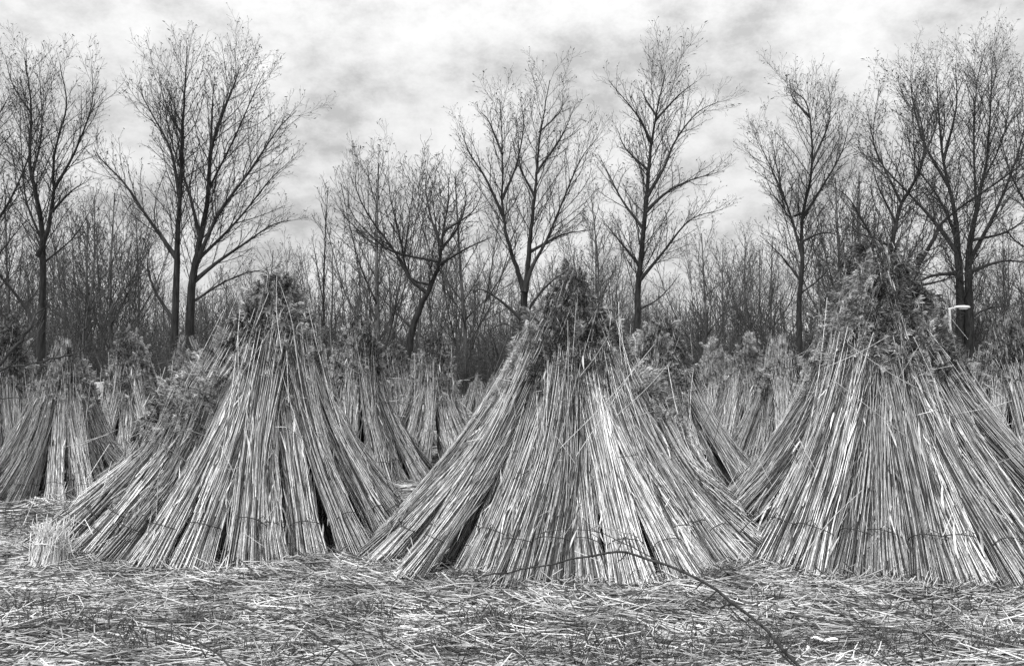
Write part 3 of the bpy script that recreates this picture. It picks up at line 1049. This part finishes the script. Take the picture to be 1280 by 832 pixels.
# T7 leaning
traced_tree(36, [(11, 3, [(1108, 445), (1106, 370), (1113, 300), (1131, 248), (1143, 200), (1154, 144), (1150, 90)]),
                 (10, 3, [(1116, 445), (1131, 363), (1160, 302), (1188, 265), (1246, 213), (1284, 178)])],
            [(4, 1.5, [(1131, 248), (1108, 190), (1096, 150), (1104, 75)]),
             (4, 1.5, [(1145, 190), (1170, 130), (1165, 80)]),
             (5, 1.5, [(1110, 330), (1078, 275), (1060, 240), (1040, 222)]),
             (4, 1.5, [(1112, 310), (1080, 300), (1040, 290)]),
             (5, 1.5, [(1133, 360), (1180, 350), (1235, 332)]),
             (4, 1.5, [(1120, 275), (1090, 225), (1075, 195)])],
            'bare tree with a curved leaning trunk rising behind the top of the tallest stack', seed=9, buds=0.6)
# T8 big multistem
traced_tree(46, [(17, 3, [(1199, 476), (1200, 380), (1197, 300), (1190, 260), (1182, 173), (1176, 60)]),
                 (16, 3, [(1210, 476), (1208, 370), (1207, 311), (1214, 248), (1229, 173), (1244, 38)])],
            [(7, 2, [(1209, 330), (1240, 254), (1263, 173), (1275, 87)]),
             (7, 2, [(1196, 320), (1165, 271), (1131, 231), (1097, 190), (1085, 150)]),
             (6, 2, [(1197, 345), (1160, 346), (1131, 363), (1110, 380)]),
             (6, 2, [(1209, 338), (1246, 329), (1290, 340)]),
             (6, 2, [(1212, 260), (1205, 170), (1205, 90), (1212, 40)]),
             (5, 2, [(1186, 220), (1160, 160), (1148, 90), (1150, 40)]),
             (5, 2, [(1220, 220), (1250, 150), (1262, 60)]),
             (5, 2, [(1210, 300), (1250, 290), (1290, 250)]),
             (5, 2, [(1183, 180), (1196, 110), (1192, 50)]),
             (5, 1.5, [(1208, 400), (1235, 385), (1270, 382)]),
             (5, 2, [(1196, 300), (1172, 240), (1140, 190), (1128, 130)])],
            'largest bare tree, its thick double trunk behind the street lamp', seed=10, buds=0.35)
# T9 right edge
traced_tree(37, [(13, 3, [(1330, 450), (1326, 330), (1318, 230), (1322, 120), (1330, 40)])],
            [(6, 2, [(1322, 300), (1285, 250), (1262, 200), (1250, 150)]),
             (5, 2, [(1324, 360), (1290, 320), (1255, 300), (1235, 270)]),
             (5, 2, [(1318, 220), (1290, 150), (1278, 80)]),
             (4, 2, [(1324, 390), (1290, 372), (1250, 345)])],
            'bare tree cut off by the right edge, branches reaching in from outside', seed=12)


# ---- wood behind: a few kinds, many individuals
def proc_tree(H, spread, leaders, seed, bare=0.25, prm=None, stem=0.11):
    rnd = random.Random(seed)
    p = dict(BASEPRM)
    p.update(space=[0.33, 0.24, 0.2], len=[0.36, 0.45, 0.5], rad=[0.024, 0.012, 0.009], tip=0.006, cap=[2.4, 1.0, 0.45])
    if prm:
        p.update(prm)
    acc = new_acc()
    tr = MB()
    lean = rnd.uniform(-.5, .5)
    T = smooth_path([(0, 0, -0.1), (lean * 0.2, rnd.uniform(-.2, .2), H * 0.3), (lean * 0.6, rnd.uniform(-.3, .3), H * 0.62), (lean, rnd.uniform(-.3, .3), H)], 24)
    r = np.linspace(stem, 0.02, 24)
    tr.tubes([T], [r], 8)
    s = new_acc()
    grow(smooth_path(T[int(24 * bare):], 14), stem * 0.8, 0.02, 0, s, 0.02, p, rnd)
    for k in (1, 2, 3):
        acc[k][0].extend(s[k][0]); acc[k][1].extend(s[k][1])
    for i in range(leaders):
        a = 6.283 * i / leaders + rnd.uniform(-.4, .4)
        st = T[int(24 * rnd.uniform(bare * 0.7, 0.5))]
        sp = spread * rnd.uniform(0.6, 1.1)
        hz = H * rnd.uniform(0.72, 0.98)
        mid = (st[0] + math.cos(a) * sp * 0.55, st[1] + math.sin(a) * sp * 0.55, st[2] + (hz - st[2]) * 0.4)
        e = (st[0] + math.cos(a) * sp, st[1] + math.sin(a) * sp, hz)
        grow(smooth_path([st, mid, e], 14), stem * 0.36, 0.012, 0, acc, 0.15, p, rnd)
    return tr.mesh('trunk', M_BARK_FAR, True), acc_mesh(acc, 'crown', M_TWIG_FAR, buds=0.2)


def proc_bush(H, n, seed):
    rnd = random.Random(seed)
    p = dict(BASEPRM)
    p.update(space=[0.30, 0.26, 0.22], len=[0.35, 0.45, 0.4], rad=[0.018, 0.012, 0.009], tip=0.006, cap=[1.7, 0.8, 0.4], maxlev=3, angle=[0.85, 0.9, 0.9], up=[0.0, 0.02, 0.02])
    acc = new_acc()
    for i in range(n):
        a = rnd.uniform(0, 6.283)
        s = rnd.uniform(0.1, 0.9) * H * 0.5
        b = (math.cos(a) * 0.3, math.sin(a) * 0.3, -0.1)
        m_ = (math.cos(a) * (0.3 + s * 0.4), math.sin(a) * (0.3 + s * 0.4), H * 0.5)
        e = (math.cos(a) * (0.3 + s), math.sin(a) * (0.3 + s), H * rnd.uniform(0.75, 1.05))
        grow(smooth_path([b, m_, e], 14), rnd.uniform(0.025, 0.045), 0.012, 0, acc, 0.08, p, rnd)
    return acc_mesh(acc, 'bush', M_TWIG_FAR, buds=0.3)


KIND = [proc_tree(10.5, 2.6, 5, 101, 0.2), proc_tree(11.5, 2.0, 4, 102, 0.25), proc_tree(9.0, 3.2, 6, 103, 0.15),
        proc_tree(12, 1.2, 3, 104, 0.15, stem=0.09), proc_tree(8.5, 2.8, 6, 105, 0.12)]
GL = 'bare grey tree among many in the wood behind the stacks'
GG = 'bare trees of the wood'


def far_tree(px, top_py, Y, k, label=None, rot=None):
    H0 = [10.5, 11.5, 9.0, 12, 8.5][k]
    p = at(px, top_py, Y)
    s = max(0.35, p[2] / H0)
    root = empty('wood_tree', (p[0], Y, 0))
    root.rotation_euler.z = random.uniform(0, 6.28) if rot is None else rot
    root.scale = (s * random.uniform(.9, 1.1),) * 2 + (s,)
    tag(root, label or GL, 'tree', GG)
    link('trunk', KIND[k][0], root)
    link('crown', KIND[k][1], root)


random.seed(77)
# canopy outline of the wood, as it stands in the photo
outline = [(-60, 250), (0, 262), (60, 300), (110, 248), (140, 240), (175, 262), (215, 330), (270, 320), (320, 318), (345, 315), (390, 300), (430, 262),
           (470, 260), (520, 265), (575, 270), (600, 300), (640, 330), (700, 310), (740, 250), (770, 260), (800, 330), (840, 330), (885, 293), (935, 292), (960, 300),
           (1000, 330), (1040, 240), (1080, 215), (1120, 300), (1160, 310), (1210, 330), (1250, 290), (1290, 270), (1350, 260)]


def oy(px):
    for (a, b), (c, d) in zip(outline, outline[1:]):
        if a <= px <= c:
            return b + (d - b) * (px - a) / (c - a)
    return 300


for px, py, Y, k in [(112, 245, 52, 0), (140, 238, 55, 2), (178, 262, 58, 1), (20, 262, 54, 4), (470, 200, 56, 4), (585, 222, 58, 2), (330, 312, 60, 2),
                     (745, 245, 55, 1), (885, 293, 52, 4), (936, 292, 54, 0), (960, 300, 57, 2), (1050, 225, 50, 4), (1078, 215, 54, 2), (1260, 285, 52, 0), (700, 320, 56, 2)]:
    far_tree(px, py, Y, k)
for i in range(62):
    Y = random.uniform(58, 92)
    px = -60 + 1400 * ((i * 0.618034) % 1)
    py = oy(px) + random.uniform(15, 75)
    far_tree(px, min(py, 390), Y, random.choice((0, 0, 1, 2, 2, 4, 4, 3)))

BUSH = [proc_bush(4.0, 15, 201), proc_bush(3.4, 17, 202), proc_bush(4.6, 13, 203)]
for i in range(70):
    Y = random.uniform(44, 70)
    px = -50 + 1380 * ((i * 0.618034 + 0.3) % 1)
    x = at(px, 470, Y)[0]
    b = link('bush', BUSH[i % 3])
    b.location = (x, Y, 0)
    b.rotation_euler.z = random.uniform(0, 6.28)
    s = random.uniform(0.75, 1.35)
    b.scale = (s, s, s)
    tag(b, 'leafless twiggy bush in the thicket at the foot of the wood', 'bush', 'leafless bushes of the thicket')

# far mass of stems and brushwood
n = 90000
yy = rng.uniform(80, 125, n)
xx = rng.uniform(-1, 1, n) * (yy * 0.62 + 6)
zz = rng.uniform(-0.5, 1, n)
zb = np.abs(zz) ** 1.25 * (5.5 + 1.8 * np.sin(xx * 0.16) + 1.2 * np.sin(xx * 0.43 + 1))
ln = rng.uniform(0.8, 2.6, n)
dd = rng.normal(size=(n, 3)) * np.array([0.55, 0.4, 0.4]) + np.array([0, 0, 0.9])
dd /= np.linalg.norm(dd, axis=1, keepdims=True)
P = np.stack([xx, yy, zb], -1)[:, None, :] + dd[:, None, :] * (ln[:, None] * np.linspace(0, 1, 3))[:, :, None]
P[:, 1] += rng.normal(size=(n, 3)) * 0.06
dm = MB()
dm.tubes(P, np.repeat(rng.uniform(0.012, 0.04, n)[:, None], 3, 1) * np.array([1, .8, .5]), 3)
ns = 1500
yy = rng.uniform(72, 125, ns); xx = rng.uniform(-1, 1, ns) * (yy * 0.62 + 6)
hh = rng.uniform(5, 9, ns)
t = np.linspace(0, 1, 5)
lean = rng.normal(size=(ns, 2)) * 0.5
P = np.stack([xx[:, None] + lean[:, :1] * t, yy[:, None] + lean[:, 1:] * t, hh[:, None] * t - 0.1], -1)
dm.tubes(P, rng.uniform(0.05, 0.12, ns)[:, None] * np.linspace(1, .3, 5)[None], 5)
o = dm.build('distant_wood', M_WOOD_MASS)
tag(o, 'dense far mass of thin stems and brushwood along the horizon', 'wood', kind='stuff')


# ------------------------------------------------------------------ street lamp
def street_lamp():
    Y = 43.0
    m = Y / F
    bx = at(1189, 470, Y)[0]
    root = empty('street_lamp', (bx, Y, 0))
    tag(root, 'pale street lamp with a long flat head in front of the thick double trunk', 'street lamp')
    top = at(1189, 386, Y)[2]
    mb = MB()
    zs = np.array([-0.1, 0.9, 0.95, top * 0.6, top])
    mb.tubes(np.stack([zs * 0, zs * 0, zs], -1), np.array([0.10, 0.10, 0.075, 0.065, 0.055]), 12)
    mb.build('pole', M_LAMP, root, True)
    ar = MB()
    ar.tubes(np.array([(-0.08, 0, top - 0.02), (0.1, 0, top + 0.03), (0.3, 0, top + 0.05)]), np.array([0.045, 0.045, 0.04]), 8)
    ar.build('arm', M_LAMP, root, True)
    hd = MB()
    xs = np.array([0.24, 0.27, 0.4, 0.7, 0.92, 0.98, 1.0])
    wy = np.array([0.02, 0.10, 0.14, 0.16, 0.13, 0.07, 0.02])
    wz = np.array([0.02, 0.07, 0.10, 0.11, 0.09, 0.05, 0.02])
    th = np.arange(14) / 14 * 6.2832
    V = []
    for a, b, c in zip(xs, wy, wz):
        for q in th:
            zc = math.sin(q)
            V.append((a, b * math.cos(q), top + 0.07 + (c if zc > 0 else c * 0.35) * zc))
    Fq = [(i * 14 + j, i * 14 + (j + 1) % 14, (i + 1) * 14 + (j + 1) % 14, (i + 1) * 14 + j) for i in range(6) for j in range(14)]
    hd.raw(V, Fq)
    h = hd.build('lamp_head', M_LAMP, root, True)
    gl = MB()
    V = []
    for a, b in zip([0.44, 0.5, 0.8, 0.88], [0.05, 0.11, 0.11, 0.05]):
        for q in range(8):
            an = math.pi * q / 7
            V.append((a, b * math.cos(an), top + 0.035 - 0.06 * (b / 0.11) * math.sin(an)))
    Fq = [(i * 8 + j, i * 8 + j + 1, (i + 1) * 8 + j + 1, (i + 1) * 8 + j) for i in range(3) for j in range(7)]
    gl.raw(V, Fq)
    gl.build('lens', M_LAMPGLASS, h, True)


street_lamp()


# ------------------------------------------------------------------ slab and log behind the left stacks
def box_rough(mb, x0, x1, y0, y1, z0, z1, n=6, amp=0.012):
    import bmesh
    bm = bmesh.new()
    bmesh.ops.create_cube(bm, size=1)
    bmesh.ops.subdivide_edges(bm, edges=bm.edges[:], cuts=n, use_grid_fill=True)
    V = []
    for v in bm.verts:
        c = v.co
        j = lambda s: amp * math.sin(c.x * 9 + s) * math.cos(c.z * 7 + s * 2) + random.gauss(0, amp * .3)
        k = 1 - 0.02 * ((abs(c.x) > .49) + (abs(c.z) > .49) + (abs(c.y) > .49) - 1)
        V.append((x0 + (x1 - x0) * (c.x * k + .5) + j(1), y0 + (y1 - y0) * (c.y * k + .5) + j(2), z0 + (z1 - z0) * (c.z * k + .5) + j(3)))
    bm.verts.index_update()
    Fq = [[v.index for v in f.verts] for f in bm.faces]
    mb.raw(V, Fq)
    bm.free()


Ys = 21.0
pc = at(127, 500, Ys)
mb = MB()
wsl = 0.42
box_rough(mb, -wsl, wsl, -0.09, 0.09, -0.05, at(127, 477, Ys)[2])
o = mb.build('concrete_slab', M_CONCRETE)
o.location = (pc[0], Ys, 0)
o.rotation_euler.z = 0.25
tag(o, 'pale upright slab standing in the gap behind the flat-topped left stack', 'slab')
a = at(112, 506, Ys - 0.9); b_ = at(150, 484, Ys - 0.5)
mb = MB()
a0 = (a[0] - 0.9, a[1] - 0.6, 0.35)
pth = smooth_path([a0, a, b_], 16)
rad = 0.085 + 0.012 * np.sin(np.arange(16) * 1.3)
mb.tubes([pth], [rad], 10)
for e, q in ((pth[0], rad[0]), (pth[-1], rad[-1])):
    pass
o = mb.build('fallen_log', M_LOG, smooth=True)
# close the sawn ends
import bmesh as _b
bm = _b.new(); bm.from_mesh(o.data)
_b.ops.holes_fill(bm, edges=[e for e in bm.edges if e.is_boundary], sides=0)
bm.to_mesh(o.data); bm.free()
tag(o, 'pale peeled log propped against the upright slab', 'log')


# ------------------------------------------------------------------ bare branches in the foreground
def branch(paths, label, seed, twigs=10):
    """paths: (r0, r1, [(px,py,Y)...]); first is the stem"""
    rnd = random.Random(seed)
    main = [at(*p) for p in paths[0][2]]
    base = main[0]
    root_loc = base
    mb = MB()
    for (r0, r1, pts) in paths:
        r0, r1 = r0 * 0.85, r1 * 0.85
        wp = [at(*p) for p in pts]
        K = 26
        P = smooth_path(wp, K)
        amp = 0.55 * r0
        P = np.array([[p[0] + rnd.gauss(0, amp), p[1] + rnd.gauss(0, amp), p[2] + rnd.gauss(0, amp)] for p in P])
        r = np.linspace(r0, r1, K) * (1 + 0.18 * np.array([rnd.random() ** 3 for _ in range(K)]))
        mb.tubes([P - np.array(root_loc)], [r], 7)
        # buds and side spurs
        for _ in range(twigs):
            i = rnd.randrange(4, K - 1)
            p = P[i]
            T = P[min(i + 1, K - 1)] - P[i - 1]
            T /= np.linalg.norm(T)
            d = T * 0.7 + np.array([rnd.gauss(0, .5), rnd.gauss(0, .3), rnd.gauss(0, .5)])
            d /= np.linalg.norm(d)
            l = rnd.choice([0.02, 0.03, 0.10, 0.22]) * rnd.uniform(.7, 1.3)
            q = np.array([p, p + d * l * .5, p + d * l + np.array([0, 0, l * .15])]) - np.array(root_loc)
            mb.tubes([q], [np.array([r[i] * .6, r[i] * .45, 0.0008])], 5)
    o = mb.build('bare_branch', M_BRANCH, smooth=True)
    o.location = root_loc
    tag(o, label, 'branch', 'bare branches in the foreground')
    return o


branch([(0.011, 0.004, [(1060, 905, 4.2), (1000, 832, 4.35), (930, 765, 4.5), (870, 722, 4.65), (800, 695, 4.8), (765, 689, 4.9), (700, 702, 5.1), (640, 714, 5.3), (605, 720, 5.4)]),
        (0.004, 0.0015, [(875, 725, 4.65), (835, 706, 4.8), (790, 684, 4.95), (745, 664, 5.1), (700, 662, 5.3), (672, 668, 5.4)]),
        (0.005, 0.002, [(1000, 838, 4.33), (965, 806, 4.4), (930, 776, 4.5), (905, 752, 4.6)]),
        (0.003, 0.0012, [(905, 752, 4.55), (860, 745, 4.6), (830, 735, 4.7)])],
       'long dark bare branch arching from the bottom edge up in front of the middle stack', 1, 26)
branch([(0.006, 0.002, [(300, 870, 4.1), (285, 828, 4.3), (235, 795, 4.5), (180, 782, 4.7), (110, 778, 4.9), (60, 783, 5.1)]),
        (0.003, 0.001, [(235, 795, 4.5), (200, 770, 4.6), (170, 755, 4.7)])],
       'thin dark bare branch curving low over the straw at bottom left', 2)
branch([(0.006, 0.002, [(480, 880, 4.1), (445, 828, 4.3), (400, 798, 4.5), (360, 775, 4.7), (320, 765, 4.9), (290, 752, 5.0)]),
        (0.003, 0.001, [(400, 798, 4.5), (360, 762, 4.7), (330, 758, 4.8)])],
       'thin dark bare branch lying on the straw below the big left stack', 3)
branch([(0.007, 0.002, [(190, 880, 4.2), (130, 828, 4.35), (70, 815, 4.5), (0, 812, 4.6), (-60, 818, 4.7)])],
       'dark bare branch lying along the bottom left corner', 4, 7)
branch([(0.005, 0.0015, [(500, 880, 4.15), (545, 838, 4.25), (480, 800, 4.45), (420, 772, 4.6), (385, 760, 4.8)][1:]),
        (0.003, 0.001, [(930, 790, 4.5), (920, 780, 4.5)])][:1],
       'bare twig running up leftwards from the bottom edge, left of the arching branch', 5)
branch([(0.006, 0.0015, [(1190, 890, 4.1), (1140, 832, 4.3), (1100, 798, 4.45), (1065, 772, 4.6), (1042, 760, 4.7)]),
        (0.004, 0.0015, [(1150, 880, 4.15), (1115, 832, 4.3), (1085, 800, 4.5), (1060, 775, 4.6)])],
       'forked dark twig at bottom right, leaning up towards the tallest stack', 6)
branch([(0.005, 0.0015, [(1140, 880, 4.2), (1110, 832, 4.35), (1070, 812, 4.5), (1010, 800, 4.6)])],
       'dark twig lying flat beside the pale husk at bottom right', 7)
branch([(0.003, 0.001, [(660, 760, 5.3), (730, 770, 5.1), (800, 740, 5.1), (815, 715, 5.2)][::-1]), (0.0025, 0.001, [(905, 830, 4.4), (840, 790, 4.6), (815, 762, 4.8), (800, 742, 5.0)])],
       'very thin dry twig standing in front of the base of the middle stack', 8)
# branch reaching in at the left edge at eye height, rooted outside the picture
branch([(0.014, 0.003, [(-330, 1000, 3.4), (-200, 720, 3.4), (-80, 560, 3.45), (-10, 464, 3.5), (25, 428, 3.55), (45, 395, 3.6), (64, 372, 3.65)]),
        (0.006, 0.002, [(-20, 462, 3.5), (20, 457, 3.5), (60, 450, 3.5), (95, 440, 3.5), (126, 422, 3.55)]),
        (0.005, 0.002, [(-60, 545, 3.45), (-20, 480, 3.4), (14, 456, 3.4), (40, 430, 3.45), (55, 400, 3.5)]),
        (0.004, 0.0015, [(-70, 510, 3.45), (-30, 497, 3.45), (0, 498, 3.45), (24, 496, 3.5)])],
       'dark bare branch reaching into the picture at eye height from the left edge', 9, 8)


# pale husks in the foreground
def husk(px, py, Y, length, width, ang, label):
    p = at(px, py, Y)
    K, J = 12, 7
    V = []
    rnd = random.Random(int(px))
    for i in range(K):
        t = i / (K - 1)
        w = width * math.sin(math.pi * (0.08 + 0.84 * t)) ** 0.7
        for j in range(J):
            s = j / (J - 1) * 2 - 1
            V.append(((t - .5) * length, s * w + rnd.gauss(0, width * .06), 0.03 + 0.008 * math.sin(t * 9) + 0.2 * w * (1 - s * s) + rnd.gauss(0, width * .05)))
    Fq = [(i * J + j, i * J + j + 1, (i + 1) * J + j + 1, (i + 1) * J + j) for i in range(K - 1) for j in range(J - 1)]
    mb = MB()
    mb.raw(V, Fq)
    o = mb.build('husk', M_HUSK, smooth=True)
    so_ = o.modifiers.new('thickness', 'SOLIDIFY')
    so_.thickness = 0.002
    o.location = (p[0], p[1], float(gh(p[0], p[1])) + 0.06)
    o.rotation_euler = (0.2, 0, ang)
    tag(o, label, 'husk')


husk(1030, 794, 5.25, 0.15, 0.018, -0.25, 'wide torn white husk lying on the straw at bottom right')
husk(1008, 812, 5.05, 0.08, 0.011, 1.2, 'small narrow pale husk just below the wide white one')
